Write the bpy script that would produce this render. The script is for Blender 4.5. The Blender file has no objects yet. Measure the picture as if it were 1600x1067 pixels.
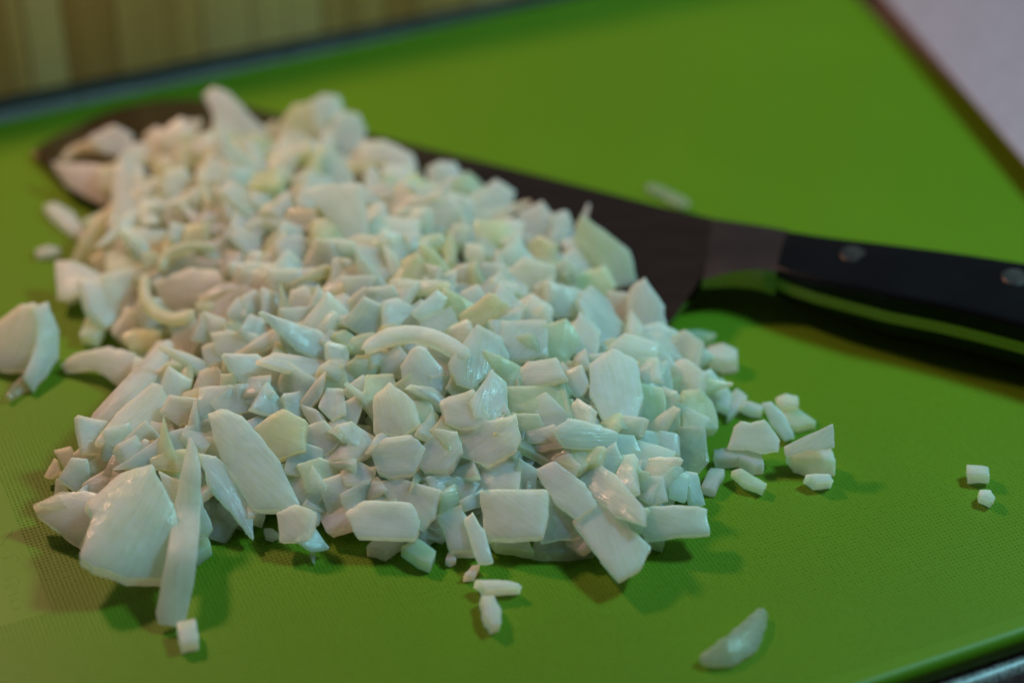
import bpy, bmesh, math, random
from mathutils import Vector, Matrix, noise
R = math.radians
random.seed(7)
scene = bpy.context.scene
C = scene.collection

# ---------------------------------------------------------------- camera
PITCH = R(37.6); DIST = 0.62; FPX = 3600.0
CAM = Vector((0, -DIST*math.cos(PITCH), DIST*math.sin(PITCH)))
FWD = Vector((0, math.cos(PITCH), -math.sin(PITCH)))
UPV = Vector((0, math.sin(PITCH), math.cos(PITCH)))
RGT = Vector((1, 0, 0))
cd = bpy.data.cameras.new('camera'); cam = bpy.data.objects.new('camera', cd); C.objects.link(cam)
cam.location = CAM; cam.rotation_euler = (math.pi/2 - PITCH, 0, 0)
cd.sensor_width = 22.2; cd.lens = FPX/1600*22.2
cd.clip_start = 0.01; cd.clip_end = 20
cd.dof.use_dof = True; cd.dof.focus_distance = 0.562; cd.dof.aperture_fstop = 2.5
cd.dof.aperture_blades = 8
scene.camera = cam
scene.view_settings.view_transform = 'Standard'
scene.view_settings.look = 'None'
scene.view_settings.exposure = 0.0
scene.view_settings.gamma = 1.0

# ---------------------------------------------------------------- world: a dim room
w = bpy.data.worlds.new('World'); scene.world = w; w.use_nodes = True
bg = w.node_tree.nodes['Background']
bg.inputs[0].default_value = (0.95, 0.95, 1.0, 1); bg.inputs[1].default_value = 0.05

# ---------------------------------------------------------------- two kitchen lamps
def area(name, loc, target, size, power, col, sy=None):
    l = bpy.data.lights.new(name, 'AREA'); o = bpy.data.objects.new(name, l); C.objects.link(o)
    l.energy = power; l.color = col; l.shape = 'RECTANGLE' if sy else 'DISK'; l.size = size
    if sy: l.size_y = sy
    o.location = loc
    o.rotation_euler = (Vector(target)-Vector(loc)).to_track_quat('-Z', 'Y').to_euler()
    return o
WARM = (-0.31, 0.21, 0.38)
area('warm_lamp', WARM, (-0.0, 0, 0), 0.07, 2.4, (1.0, 0.54, 0.37))
area('cool_lamp', (0.38, 0.05, 0.50), (0, -0.02, 0), 0.11, 3.7, (0.34, 0.86, 1.0), 0.09)

# ---------------------------------------------------------------- geometry of the view (used to set out the scene on the board)
def ray(px, py):
    return (FWD*FPX + RGT*(px-800) + UPV*(533.5-py)).normalized()
def at(px, py, z=0.0):
    d = ray(px, py); return CAM + d*((z-CAM.z)/d.z)
def proj(p):
    v = p-CAM; k = FPX/v.dot(FWD)
    return (800+v.dot(RGT)*k, 533.5-v.dot(UPV)*k)

# ---------------------------------------------------------------- helpers
def link(name, me, mat=None, parent=None):
    o = bpy.data.objects.new(name, me); C.objects.link(o)
    if mat: me.materials.append(mat)
    if parent: o.parent = parent
    return o
def tag(o, label=None, cat=None, group=None, kind=None):
    if label: o['label'] = label
    if cat: o['category'] = cat
    if group: o['group'] = group
    if kind: o['kind'] = kind
    return o
def mesh(name, vs, fs, smooth=True):
    me = bpy.data.meshes.new(name); me.from_pydata([tuple(v) for v in vs], [], fs); me.update()
    bm = bmesh.new(); bm.from_mesh(me); bmesh.ops.recalc_face_normals(bm, faces=bm.faces)
    bm.to_mesh(me); bm.free()
    if smooth:
        for p in me.polygons: p.use_smooth = True
    return me

# ---------------------------------------------------------------- materials
def newmat(name):
    m = bpy.data.materials.new(name); m.use_nodes = True
    nt = m.node_tree; return m, nt, nt.nodes['Principled BSDF']
def nd(nt, t, **k):
    n = nt.nodes.new(t)
    for a, b in k.items():
        if a in n.inputs: n.inputs[a].default_value = b
        else: setattr(n, a, b)
    return n
def ramp(nt, src, stops):
    r = nt.nodes.new('ShaderNodeValToRGB'); e = r.color_ramp.elements
    while len(e) < len(stops): e.new(0.5)
    for i, (p, c) in enumerate(stops):
        e[i].position = p; e[i].color = (*c, 1)
    nt.links.new(src, r.inputs[0]); return r

def onion_mat(name, ca, cb, vein=(0.62, 0.66, 0.36), rough=0.30, clear=0.30):
    m, nt, p = newmat(name); L = nt.links
    tc = nd(nt, 'ShaderNodeTexCoord'); oi = nd(nt, 'ShaderNodeObjectInfo')
    off = nd(nt, 'ShaderNodeVectorMath', operation='ADD')
    cmb = nd(nt, 'ShaderNodeCombineXYZ')
    rsm = nd(nt, 'ShaderNodeMath', operation='MULTIPLY'); rsm.inputs[1].default_value = 0.06; L.new(oi.outputs['Random'], rsm.inputs[0])
    for i in range(3): L.new(rsm.outputs[0], cmb.inputs[i])
    L.new(tc.outputs['Object'], off.inputs[0]); L.new(cmb.outputs[0], off.inputs[1])
    n1 = nd(nt, 'ShaderNodeTexNoise', Scale=260.0, Detail=3.0); L.new(off.outputs[0], n1.inputs['Vector'])
    mp = nd(nt, 'ShaderNodeMapping'); mp.inputs['Scale'].default_value = (0.07, 1.0, 0.4)
    L.new(off.outputs[0], mp.inputs['Vector'])
    n2 = nd(nt, 'ShaderNodeTexNoise', Scale=1500.0, Detail=2.0); L.new(mp.outputs[0], n2.inputs['Vector'])
    r1 = ramp(nt, n1.outputs[0], [(0.35, ca), (0.68, cb)])
    r2 = ramp(nt, n2.outputs[0], [(0.42, (0, 0, 0)), (0.78, (1, 1, 1))])
    mul = nd(nt, 'ShaderNodeMath', operation='MULTIPLY'); mul.inputs[1].default_value = 0.36
    L.new(r2.outputs[0], mul.inputs[0])
    mx = nd(nt, 'ShaderNodeMixRGB'); mx.inputs[2].default_value = (*vein, 1)
    L.new(mul.outputs[0], mx.inputs[0]); L.new(r1.outputs[0], mx.inputs[1])
    # every piece a little lighter or darker than the next
    hv = nd(nt, 'ShaderNodeHueSaturation')
    mr = nd(nt, 'ShaderNodeMapRange'); mr.inputs['To Min'].default_value = 0.86; mr.inputs['To Max'].default_value = 1.08
    L.new(oi.outputs['Random'], mr.inputs[0]); L.new(mr.outputs[0], hv.inputs['Value']); L.new(mx.outputs[0], hv.inputs['Color'])
    L.new(hv.outputs[0], p.inputs['Base Color'])
    p.inputs['Subsurface Weight'].default_value = 0.9
    p.inputs['Subsurface Radius'].default_value = (0.85, 1.0, 0.55)
    p.inputs['Subsurface Scale'].default_value = 0.010
    p.inputs['Roughness'].default_value = rough
    p.inputs['IOR'].default_value = 1.38
    rr = ramp(nt, n1.outputs[0], [(0.42, (rough+0.20,)*3), (0.60, (rough-0.17,)*3)])
    L.new(rr.outputs[0], p.inputs['Roughness'])
    n3 = nd(nt, 'ShaderNodeTexNoise', Scale=2600.0, Detail=2.0); L.new(off.outputs[0], n3.inputs['Vector'])
    b1 = nd(nt, 'ShaderNodeBump', Strength=0.5, Distance=0.00022); L.new(n2.outputs[0], b1.inputs['Height'])
    b2 = nd(nt, 'ShaderNodeBump', Strength=0.35, Distance=0.00018); L.new(n3.outputs[0], b2.inputs['Height'])
    b3 = nd(nt, 'ShaderNodeBump', Strength=0.5, Distance=0.00042); L.new(n1.outputs[0], b3.inputs['Height'])
    L.new(b1.outputs[0], b2.inputs['Normal']); L.new(b2.outputs[0], b3.inputs['Normal']); L.new(b3.outputs[0], p.inputs['Normal'])
    # light that passes right through the wet flesh
    tr = nd(nt, 'ShaderNodeBsdfTranslucent'); tcol = nd(nt, 'ShaderNodeMixRGB', blend_type='MULTIPLY'); tcol.inputs[0].default_value = 1
    tcol.inputs[2].default_value = (1.0, 1.0, 0.88, 1); L.new(hv.outputs[0], tcol.inputs[1]); L.new(tcol.outputs[0], tr.inputs[0])
    ms = nd(nt, 'ShaderNodeMixShader'); ms.inputs[0].default_value = 0.46
    L.new(p.outputs[0], ms.inputs[1]); L.new(tr.outputs[0], ms.inputs[2])
    tp = nd(nt, 'ShaderNodeBsdfTransparent'); tp.inputs[0].default_value = (0.98, 1.0, 0.93, 1); m2 = nd(nt, 'ShaderNodeMixShader'); m2.inputs[0].default_value = clear
    L.new(ms.outputs[0], m2.inputs[1]); L.new(tp.outputs[0], m2.inputs[2]); L.new(m2.outputs[0], nt.nodes['Material Output'].inputs[0])
    return m
ON = {
 'w': onion_mat('onion_white', (0.93, 0.95, 0.88), (0.88, 0.92, 0.79)),
 'p': onion_mat('onion_cream', (0.95, 0.94, 0.89), (0.91, 0.91, 0.80)),
 'b': onion_mat('onion_clear_white', (0.88, 0.92, 0.88), (0.82, 0.88, 0.82), rough=0.28),
 'g': onion_mat('onion_pale_green', (0.78, 0.86, 0.64), (0.70, 0.81, 0.54)),
 'y': onion_mat('onion_pale_yellow', (0.86, 0.83, 0.58), (0.80, 0.80, 0.50)),
}
def thin_mat():
    m = onion_mat('onion_membrane', (0.84, 0.83, 0.74), (0.74, 0.76, 0.60), rough=0.22, clear=0.46)
    p = m.node_tree.nodes['Principled BSDF']; p.inputs['Transmission Weight'].default_value = 0.40
    return m
ON['t'] = thin_mat()

def board_mat(axis, origin):
    m, nt, p = newmat('green_plastic'); L = nt.links
    tc = nd(nt, 'ShaderNodeTexCoord'); s = nd(nt, 'ShaderNodeSeparateXYZ'); L.new(tc.outputs['Object'], s.inputs[0])
    def sn(o):
        a = nd(nt, 'ShaderNodeMath', operation='MULTIPLY'); a.inputs[1].default_value = 2*math.pi/0.00105; L.new(o, a.inputs[0])
        b = nd(nt, 'ShaderNodeMath', operation='SINE'); L.new(a.outputs[0], b.inputs[0]); return b.outputs[0]
    a = nd(nt, 'ShaderNodeMath', operation='ADD'); L.new(sn(s.outputs[0]), a.inputs[0]); L.new(sn(s.outputs[1]), a.inputs[1])
    h = nd(nt, 'ShaderNodeMapRange'); h.inputs['From Min'].default_value = 0.7; h.inputs['From Max'].default_value = 2.0
    L.new(a.outputs[0], h.inputs[0])
    def lim(o, op, v):
        q = nd(nt, 'ShaderNodeMath', operation=op); L.new(o, q.inputs[0]); q.inputs[1].default_value = v; return q.outputs[0]
    def both(x, y, op='MULTIPLY'):
        q = nd(nt, 'ShaderNodeMath', operation=op); L.new(x, q.inputs[0]); L.new(y, q.inputs[1]); return q.outputs[0]
    # plain border, and a plain patch at the lower left, without the dimples
    inside = both(both(lim(s.outputs[1], 'GREATER_THAN', MESH_Y0), lim(s.outputs[1], 'LESS_THAN', MESH_Y1)),
                  both(lim(s.outputs[0], 'GREATER_THAN', MESH_X0), lim(s.outputs[0], 'LESS_THAN', MESH_X1)))
    patch = both(lim(s.outputs[0], 'LESS_THAN', PATCH_X), both(lim(s.outputs[1], 'GREATER_THAN', PATCH_Y), lim(s.outputs[1], 'LESS_THAN', PATCH_Y+0.05)))
    inv = nd(nt, 'ShaderNodeMath', operation='SUBTRACT'); inv.inputs[0].default_value = 1.0; L.new(patch, inv.inputs[1])
    msk = both(inside, inv.outputs[0])
    n = nd(nt, 'ShaderNodeTexNoise', Scale=900.0, Detail=2.0); L.new(tc.outputs['Object'], n.inputs['Vector'])
    nn = nd(nt, 'ShaderNodeTexNoise', Scale=14.0, Detail=4.0); L.new(tc.outputs['Object'], nn.inputs['Vector'])
    hh = both(both(h.outputs[0], n.outputs[0]), msk)
    b = nd(nt, 'ShaderNodeBump', Strength=1.0, Distance=0.00042); L.new(hh, b.inputs['Height'])
    b2 = nd(nt, 'ShaderNodeBump', Strength=0.25, Distance=0.0001); L.new(n.outputs[0], b2.inputs['Height']); L.new(b.outputs[0], b2.inputs['Normal'])
    L.new(b2.outputs[0], p.inputs['Normal'])
    c = ramp(nt, nn.outputs[0], [(0.3, (0.080, 0.162, 0.003)), (0.7, (0.090, 0.178, 0.004))])
    L.new(c.outputs[0], p.inputs['Base Color'])
    rg = ramp(nt, nn.outputs[0], [(0.3, (0.50,)*3), (0.7, (0.44,)*3)]); L.new(rg.outputs[0], p.inputs['Roughness'])
    p.inputs['Specular IOR Level'].default_value = 0.2
    p.inputs['Subsurface Weight'].default_value = 0.0
    return m

def counter_mat():
    m, nt, p = newmat('speckled_laminate'); L = nt.links
    tc = nd(nt, 'ShaderNodeTexCoord')
    n = nd(nt, 'ShaderNodeTexNoise', Scale=900.0, Detail=3.0); L.new(tc.outputs['Object'], n.inputs['Vector'])
    n2 = nd(nt, 'ShaderNodeTexNoise', Scale=300.0, Detail=3.0); L.new(tc.outputs['Object'], n2.inputs['Vector'])
    r = ramp(nt, n.outputs[0], [(0.36, (0.06, 0.052, 0.05)), (0.46, (0.20, 0.17, 0.16)), (0.62, (0.27, 0.23, 0.22)), (0.74, (0.48, 0.44, 0.42))])
    r2 = ramp(nt, n2.outputs[0], [(0.35, (0.78,)*3), (0.65, (1.0,)*3)])
    mx = nd(nt, 'ShaderNodeMixRGB', blend_type='MULTIPLY'); mx.inputs[0].default_value = 1
    L.new(r.outputs[0], mx.inputs[1]); L.new(r2.outputs[0], mx.inputs[2]); L.new(mx.outputs[0], p.inputs['Base Color'])
    p.inputs['Roughness'].default_value = 0.4
    return m
def bamboo_mat(name, ca, cb):
    m, nt, p = newmat(name); L = nt.links
    tc = nd(nt, 'ShaderNodeTexCoord'); mp = nd(nt, 'ShaderNodeMapping'); mp.inputs['Scale'].default_value = (1, 1, 0.03)
    L.new(tc.outputs['Object'], mp.inputs['Vector'])
    n = nd(nt, 'ShaderNodeTexNoise', Scale=420.0, Detail=5.0); L.new(mp.outputs[0], n.inputs['Vector'])
    n2 = nd(nt, 'ShaderNodeTexNoise', Scale=90.0, Detail=2.0); L.new(mp.outputs[0], n2.inputs['Vector'])
    mx = nd(nt, 'ShaderNodeMixRGB'); mx.inputs[0].default_value = 0.6; L.new(n.outputs[0], mx.inputs[1]); L.new(n2.outputs[0], mx.inputs[2])
    r = ramp(nt, mx.outputs[0], [(0.40, ca), (0.60, cb)]); L.new(r.outputs[0], p.inputs['Base Color'])
    b = nd(nt, 'ShaderNodeBump', Strength=0.3, Distance=0.0003); L.new(n.outputs[0], b.inputs['Height']); L.new(b.outputs[0], p.inputs['Normal'])
    p.inputs['Roughness'].default_value = 0.5
    return m
def plain(name, col, rough, metal=0.0, bump=None, aniso=None):
    m, nt, p = newmat(name); L = nt.links
    tc = nd(nt, 'ShaderNodeTexCoord')
    mp = nd(nt, 'ShaderNodeMapping'); mp.inputs['Scale'].default_value = aniso or (1, 1, 1); L.new(tc.outputs['Object'], mp.inputs['Vector'])
    n = nd(nt, 'ShaderNodeTexNoise', Scale=bump or 300.0, Detail=4.0); L.new(mp.outputs[0], n.inputs['Vector'])
    r = ramp(nt, n.outputs[0], [(0.3, tuple(c*0.88 for c in col)), (0.7, col)]); L.new(r.outputs[0], p.inputs['Base Color'])
    rr = ramp(nt, n.outputs[0], [(0.3, (rough*0.8,)*3), (0.7, (min(1, rough*1.25),)*3)]); L.new(rr.outputs[0], p.inputs['Roughness'])
    b = nd(nt, 'ShaderNodeBump', Strength=0.15, Distance=0.0001); L.new(n.outputs[0], b.inputs['Height']); L.new(b.outputs[0], p.inputs['Normal'])
    p.inputs['Metallic'].default_value = metal
    return m

# ---------------------------------------------------------------- board frame: its edges run 23.5 degrees from the view
BA = R(23.5); BX = Vector((math.cos(BA), math.sin(BA), 0)); BY = Vector((-math.sin(BA), math.cos(BA), 0))
def loc(p): return (p.dot(BX), p.dot(BY))
yb = loc(at(440, 92))[1]; yf = loc(at(1485, 1030))[1]
xl = loc(at(-120, 1000))[0]; xr = loc(at(1800, 400))[0]
MESH_Y0, MESH_Y1 = yf+0.0055, yb-0.0055; MESH_X0, MESH_X1 = xl+0.006, xr-0.006
PATCH_X = loc(at(83, 955))[0]; PATCH_Y = loc(at(83, 955))[1]
TH = 0.0070                                    # board thickness; its top is z = 0, the worktop z = -TH

def rrect(x0, x1, y0, y1, r, n=8):
    out = []
    for cx, cy, a0 in ((x1-r, y1-r, 0), (x0+r, y1-r, 90), (x0+r, y0+r, 180), (x1-r, y0+r, 270)):
        for i in range(n+1):
            a = R(a0+90*i/n); out.append((cx+r*math.cos(a), cy+r*math.sin(a)))
    return out
def slab(name, x0, x1, y0, y1, r, z0, z1, er, mat, parent=None):
    vs, fs = [], []; rings = []
    prof = [(er, z1)]+[(er*(1-math.sin(R(a))), z1-er*(1-math.cos(R(a)))) for a in (30, 60, 90)]
    prof += [(er*(1-math.cos(R(a))), z0+er*(1-math.sin(R(a)))) for a in (0, 30, 60, 90)]
    for ins, z in prof:
        rg = []
        for x, y in rrect(x0+ins, x1-ins, y0+ins, y1-ins, max(r-ins, 0.0005)):
            rg.append(len(vs)); vs.append((x, y, z))
        rings.append(rg)
    n = len(rings[0])
    for a, b in zip(rings, rings[1:]):
        for i in range(n): fs.append((a[i], a[(i+1) % n], b[(i+1) % n], b[i]))
    fs.append(tuple(rings[0])); fs.append(tuple(reversed(rings[-1])))
    me = mesh(name, vs, fs)
    for p in me.polygons:
        if len(p.vertices) > 4: p.use_smooth = False
    return link(name, me, mat, parent)
GREEN = board_mat(BA, None)
board = bpy.data.objects.new('cutting_board', None); C.objects.link(board); board.rotation_euler = (0, 0, BA)
tag(board, 'lime green plastic cutting board with dimpled face under the chopped onion', 'cutting board')
slab('board_body', xl, xr, yf, yb, 0.018, -TH, 0.0, 0.0024, GREEN, board)
# faint raised moulding marks on the plain patch (worn, not readable in the photograph)
def ridge(pts, w, h, name='moulded_mark'):
    vs, fs = [], []
    for i, (x, y) in enumerate(pts):
        a = pts[max(i-1, 0)]; b = pts[min(i+1, len(pts)-1)]
        d = Vector((b[0]-a[0], b[1]-a[1])).normalized(); nx, ny = -d.y*w, d.x*w
        vs += [(x+nx, y+ny, 0.00002), (x+nx*.4, y+ny*.4, h), (x-nx*.4, y-ny*.4, h), (x-nx, y-ny, 0.00002)]
    for i in range(len(pts)-1):
        for k in range(3): fs.append((4*i+k, 4*i+k+1, 4*i+5+k, 4*i+4+k))
    link(name, mesh(name, vs, fs), GREEN, board)
def gp(px, py): return loc(at(px, py))
for seg in (((8, 905), (16, 900), (24, 902), (28, 908)), ((10, 918), (14, 912), (26, 916)), ((14, 930), (30, 924)),
            ((16, 940), (24, 934), (34, 938)), ((22, 952), (32, 946)), ((2, 850), (10, 838), (18, 832), (16, 826)), ((6, 872), (20, 866), (28, 874))):
    ridge([gp(*s) for s in seg], 0.00030, 0.00005)

# ---------------------------------------------------------------- worktop
ctr = counter_mat()
cy = loc(at(1565, 1058, -TH))[1]
ct = slab('countertop', -0.9, 0.9, cy, cy+0.75, 0.002, -TH-0.038, -TH, 0.0022, ctr); ct.rotation_euler = (0, 0, BA+R(0.6))
tag(ct, kind='structure')
# ---------------------------------------------------------------- bamboo panel standing on the worktop behind the board
pa = at(0, 173, -TH); pb = at(600, 55, -TH); pd = (pb-pa).normalized(); pang = math.atan2(pd.y, pd.x)
panel = bpy.data.objects.new('bamboo_panel', None); C.objects.link(panel)
panel.location = pa; panel.rotation_euler = (0, 0, pang)
tag(panel, 'upright panel of glued bamboo strips standing behind the green board', 'wooden panel')
bmats = [bamboo_mat('bamboo_honey', (0.48, 0.215, 0.05), (0.60, 0.29, 0.075)), bamboo_mat('bamboo_pale', (0.56, 0.29, 0.09), (0.66, 0.37, 0.12)),
         bamboo_mat('bamboo_brown', (0.40, 0.155, 0.03), (0.52, 0.22, 0.05))]
rs = random.Random(3); x = -0.10; k = 0
while x < 0.34:
    wd = rs.choice((0.006, 0.009, 0.012, 0.016)); dp = rs.uniform(0, 0.0004)
    bm = bmesh.new(); g = 0.00025
    bmesh.ops.create_cube(bm, size=1)
    for v in bm.verts: v.co = Vector((x+g+(v.co.x+.5)*(wd-g), -dp+(v.co.y+.5)*0.014, (v.co.z+.5)*0.078+0.0045))
    bmesh.ops.bevel(bm, geom=bm.edges[:], offset=0.0004, segments=1, affect='EDGES')
    me = bpy.data.meshes.new('strip'); bm.to_mesh(me); bm.free()
    link('strip', me, bmats[rs.choice((0, 0, 1, 1, 2))], panel); x += wd; k += 1

bm = bmesh.new(); bmesh.ops.create_cube(bm, size=1)  # added dark strip standing in for the shading along the panel's foot
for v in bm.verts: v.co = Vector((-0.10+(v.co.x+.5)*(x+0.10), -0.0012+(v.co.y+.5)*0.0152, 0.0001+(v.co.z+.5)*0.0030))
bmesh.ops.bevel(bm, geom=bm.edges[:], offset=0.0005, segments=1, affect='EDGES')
me = bpy.data.meshes.new('base_shade'); bm.to_mesh(me); bm.free()
link('base_shade', me, plain('shade_brown', (0.05, 0.04, 0.028), 0.6), panel)

# ---------------------------------------------------------------- white sheet over the far right corner
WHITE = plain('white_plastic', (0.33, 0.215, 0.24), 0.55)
e0 = at(1378, -10, 0.0075); e1 = at(1600, 250, 0.0075); ed = (e1-e0).normalized()
white = bpy.data.objects.new('white_tray', None); C.objects.link(white)
white.location = (e0.x-ed.x*0.12, e0.y-ed.y*0.12, 0); white.rotation_euler = (0, 0, math.atan2(ed.y, ed.x))
slab('tray_top', 0.0, 0.34, 0.0, 0.22, 0.008, 0.0067, 0.0075, 0.0004, WHITE, white)
slab('tray_foot', 0.02, 0.32, 0.017, 0.20, 0.006, 0.0003, 0.0065, 0.0010, WHITE, white)
tag(white, 'plain white plastic tray overhanging the far right corner of the green board', 'tray')

# ---------------------------------------------------------------- knife
STEEL = plain('blade_steel', (0.36, 0.27, 0.23), 0.15, 1.0, 500.0, (0.1, 1, 1))
STEEL2 = plain('bolster_steel', (0.36, 0.30, 0.30), 0.24, 1.0, 30.0)
BLACK = plain('black_handle', (0.005, 0.005, 0.006), 0.22, 0.0, 60.0); BLACK.node_tree.nodes['Principled BSDF'].inputs['Specular IOR Level'].default_value = 0.18
RIVET = plain('rivet_steel', (0.10, 0.08, 0.075), 0.5, 1.0)
knife = bpy.data.objects.new('chef_knife', None); C.objects.link(knife)
tag(knife, 'large chef knife with black riveted handle lying partly under the chopped onion', 'knife')
def zmid(x):
    return 0.0022+(x-48)/(1225-48)*0.0088 if x < 1225 else 0.0110+(x-1225)/375*0.0012
def lerp_poly(pts, x):
    for a, b in zip(pts, pts[1:]):
        if a[0] <= x <= b[0]:
            t = (x-a[0])/(b[0]-a[0]+1e-9); return a[1]+(b[1]-a[1])*t
    return pts[-1][1] if x > pts[-1][0] else pts[0][1]
spine = [(49, 239), (62, 228), (80, 216), (115, 199), (162, 177), (199, 166), (246, 158), (300, 156), (350, 160), (400, 170), (460, 184), (570, 208), (700, 240), (800, 264), (940, 299), (1030, 322), (1112, 341)]
edge = [(49, 241), (64, 252), (78, 266), (98, 288), (134, 312), (175, 327), (230, 341), (300, 358), (400, 384), (520, 408), (660, 436), (800, 461), (940, 485), (1045, 503)]
def resample(pts, n, sm=True):
    P = [Vector(p) for p in pts]; d = [0]
    for a, b in zip(P, P[1:]): d.append(d[-1]+(b-a).length)
    out = []
    for i in range(n):
        s = d[-1]*i/(n-1); k = 0
        while k < len(P)-2 and d[k+1] < s: k += 1
        t = (s-d[k])/(d[k+1]-d[k]+1e-12)
        if sm:
            p0 = P[max(k-1, 0)]; p1 = P[k]; p2 = P[k+1]; p3 = P[min(k+2, len(P)-1)]
            out.append(0.5*((2*p1)+(p2-p0)*t+(2*p0-5*p1+4*p2-p3)*t*t+(3*p1-p0-3*p2+p3)*t**3))
        else: out.append(P[k].lerp(P[k+1], t))
    return out
def grid_solid(name, rows, mat, parent):     # rows: list of lists of (point, half thickness); closed top, bottom and rim
    nu, nv = len(rows), len(rows[0]); vs = []; fs = []
    for s in (1, -1):
        for r in rows:
            for p, h in r: vs.append(p+Vector((0, 0, s*h)))
    N = nu*nv
    for i in range(nu-1):
        for j in range(nv-1):
            a = i*nv+j; fs.append((a, a+1, a+nv+1, a+nv)); fs.append((N+a, N+a+nv, N+a+nv+1, N+a+1))
    rim = [(i, 0) for i in range(nu)]+[(nu-1, j) for j in range(1, nv)]+[(i, nv-1) for i in range(nu-2, -1, -1)]+[(0, j) for j in range(nv-2, 0, -1)]
    ids = [i*nv+j for i, j in rim]
    for a, b in zip(ids, ids[1:]+ids[:1]): fs.append((a, b, N+b, N+a))
    me = mesh(name, vs, fs)
    # crisp rim: mark by angle
    me.set_sharp_from_angle(angle=R(35))
    return link(name, me, mat, parent)
NU, NV = 60, 9
S = resample(spine, NU); E = resample(edge, NU)
last = resample([(1112, 341), (1108, 375), (1104, 408), (1097, 430), (1074, 466), (1045, 504)], NV)
lastth = [0.0024, 0.0025, 0.0027, 0.0030, 0.0032, 0.0034, 0.0028, 0.0017, 0.0004]
rows = []
for i in range(NU):
    row = []
    for j in range(NV):
        v = j/(NV-1); u = i/(NU-1)
        p = S[i].lerp(E[i], v)
        th = (0.0022*(1-v)**0.9+0.00035)*(0.35+0.65*min(1, u*3))
        k = max(0, (u-0.86)/0.14)
        if k > 0:                      # blend into the run of the bolster
            q = last[j]; base = S[-1].lerp(E[-1], v); p = p+(q-base)*k**1.5; th = th*(1-k**2)+lastth[j]*k**2
        q_ = at(p.x, p.y, zmid(p.x)+th/2); row.append((Vector((q_.x, q_.y, zmid(p.x))), th/2))
    rows.append(row)
grid_solid('blade', rows, STEEL, knife)
# bolster
b0 = resample([(1112, 341), (1108, 375), (1104, 408), (1097, 437)], 6)
b1 = resample([(1170, 349), (1168, 375), (1166, 400), (1163, 421.5)], 6)
b2 = resample([(1232, 359), (1224, 380), (1218, 402), (1214, 424)], 6)
rows = []
for i in range(9):
    u = i/8; row = []
    for j in range(6):
        a, b, c = b0[j], b1[j], b2[j]
        p = a*(1-u)*(1-2*u)+b*4*u*(1-u)+c*u*(2*u-1)
        th = 0.0031+0.0052*u**0.8
        q_ = at(p.x, p.y, zmid(p.x)+th/2); row.append((Vector((q_.x, q_.y, zmid(p.x))), th/2*(1.0 if 0 < j < 5 else 0.95)))
    rows.append(row)
grid_solid('bolster', rows, STEEL2, knife)
# handle outline on its top plane
ZT = 0.0195
sp = resample([(1232, 357), (1300, 367), (1400, 379), (1500, 392), (1600, 407), (1700, 421), (1800, 436), (1870, 450), (1900, 466)], 40)
rd = resample([(1213, 420), (1262, 434), (1375, 455), (1487, 477), (1600, 505), (1700, 533), (1780, 556), (1840, 572), (1870, 580)], 40)
def htop(x): return 0.0042+0.0035*max(0, min(1, (x-1225)/190.0))**0.8      # half thickness of the handle
NH = 40
FR = [(at(sp[i].x, sp[i].y, zmid(sp[i].x)+htop(sp[i].x)), at(rd[i].x, rd[i].y, zmid(sp[i].x)+htop(sp[i].x)), zmid(sp[i].x), htop(sp[i].x)) for i in range(NH)]
def scale_mesh(name, s):
    vs, fs = [], []; rr = 0.0020
    for i, (A, B, zm, ht) in enumerate(FR):
        A = Vector((A.x, A.y, 0)); B = Vector((B.x, B.y, 0)); d = (B-A); L = d.length; d = d/L
        z0 = zm+s*0.00178; zo = zm+s*ht; loop = [(0, 0, z0)]
        for a in (0, 25, 50, 75, 90): loop.append((0, rr*(1-math.cos(R(a))), zo-s*rr*(1-math.sin(R(a)))))
        loop.append((0.5, 0, zo+s*0.0005))
        for a in (90, 75, 50, 25, 0): loop.append((1, -rr*(1-math.cos(R(a))), zo-s*rr*(1-math.sin(R(a)))))
        loop.append((1, 0, z0))
        for f, o, z in loop:
            q = A+d*(f*L+o); vs.append(Vector((q.x, q.y, z)))
    n = len(loop)
    for i in range(NH-1):
        for k in range(n): fs.append((i*n+k, i*n+(k+1) % n, (i+1)*n+(k+1) % n, (i+1)*n+k))
    fs.append(tuple(range(n))); fs.append(tuple((NH-1)*n+k for k in reversed(range(n))))
    me = mesh(name, vs, fs); me.set_sharp_from_angle(angle=R(50))
    return link(name, me, BLACK, knife)
scale_mesh('handle_scale', 1); scale_mesh('handle_scale', -1)
rows = []
for A, B, zm, ht in FR:
    A = Vector((A.x, A.y, zm)); B = Vector((B.x, B.y, zm)); d = (B-A); L = d.length; d = d/L
    rows.append([(A+d*q, 0.00174) for q in (-0.0002, L*.33, L*.66, L+0.0002)])
grid_solid('tang', rows, STEEL2, knife)
for px, py in ((1333, 400), (1586, 436)):
    bm = bmesh.new(); zt = zmid(px)+htop(px); c = at(px, py, zt)
    bmesh.ops.create_cone(bm, cap_ends=True, segments=48, radius1=0.0036, radius2=0.0036, depth=0.004)
    bmesh.ops.bevel(bm, geom=[e for e in bm.edges if all(v.co.z > 0 for v in e.verts)], offset=0.0002, segments=1, affect='EDGES')
    me = bpy.data.meshes.new('rivet'); bm.to_mesh(me); bm.free()
    for p in me.polygons: p.use_smooth = False
    o = link('rivet', me, RIVET, knife); o.location = (c.x, c.y, zt-0.0012)

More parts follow.
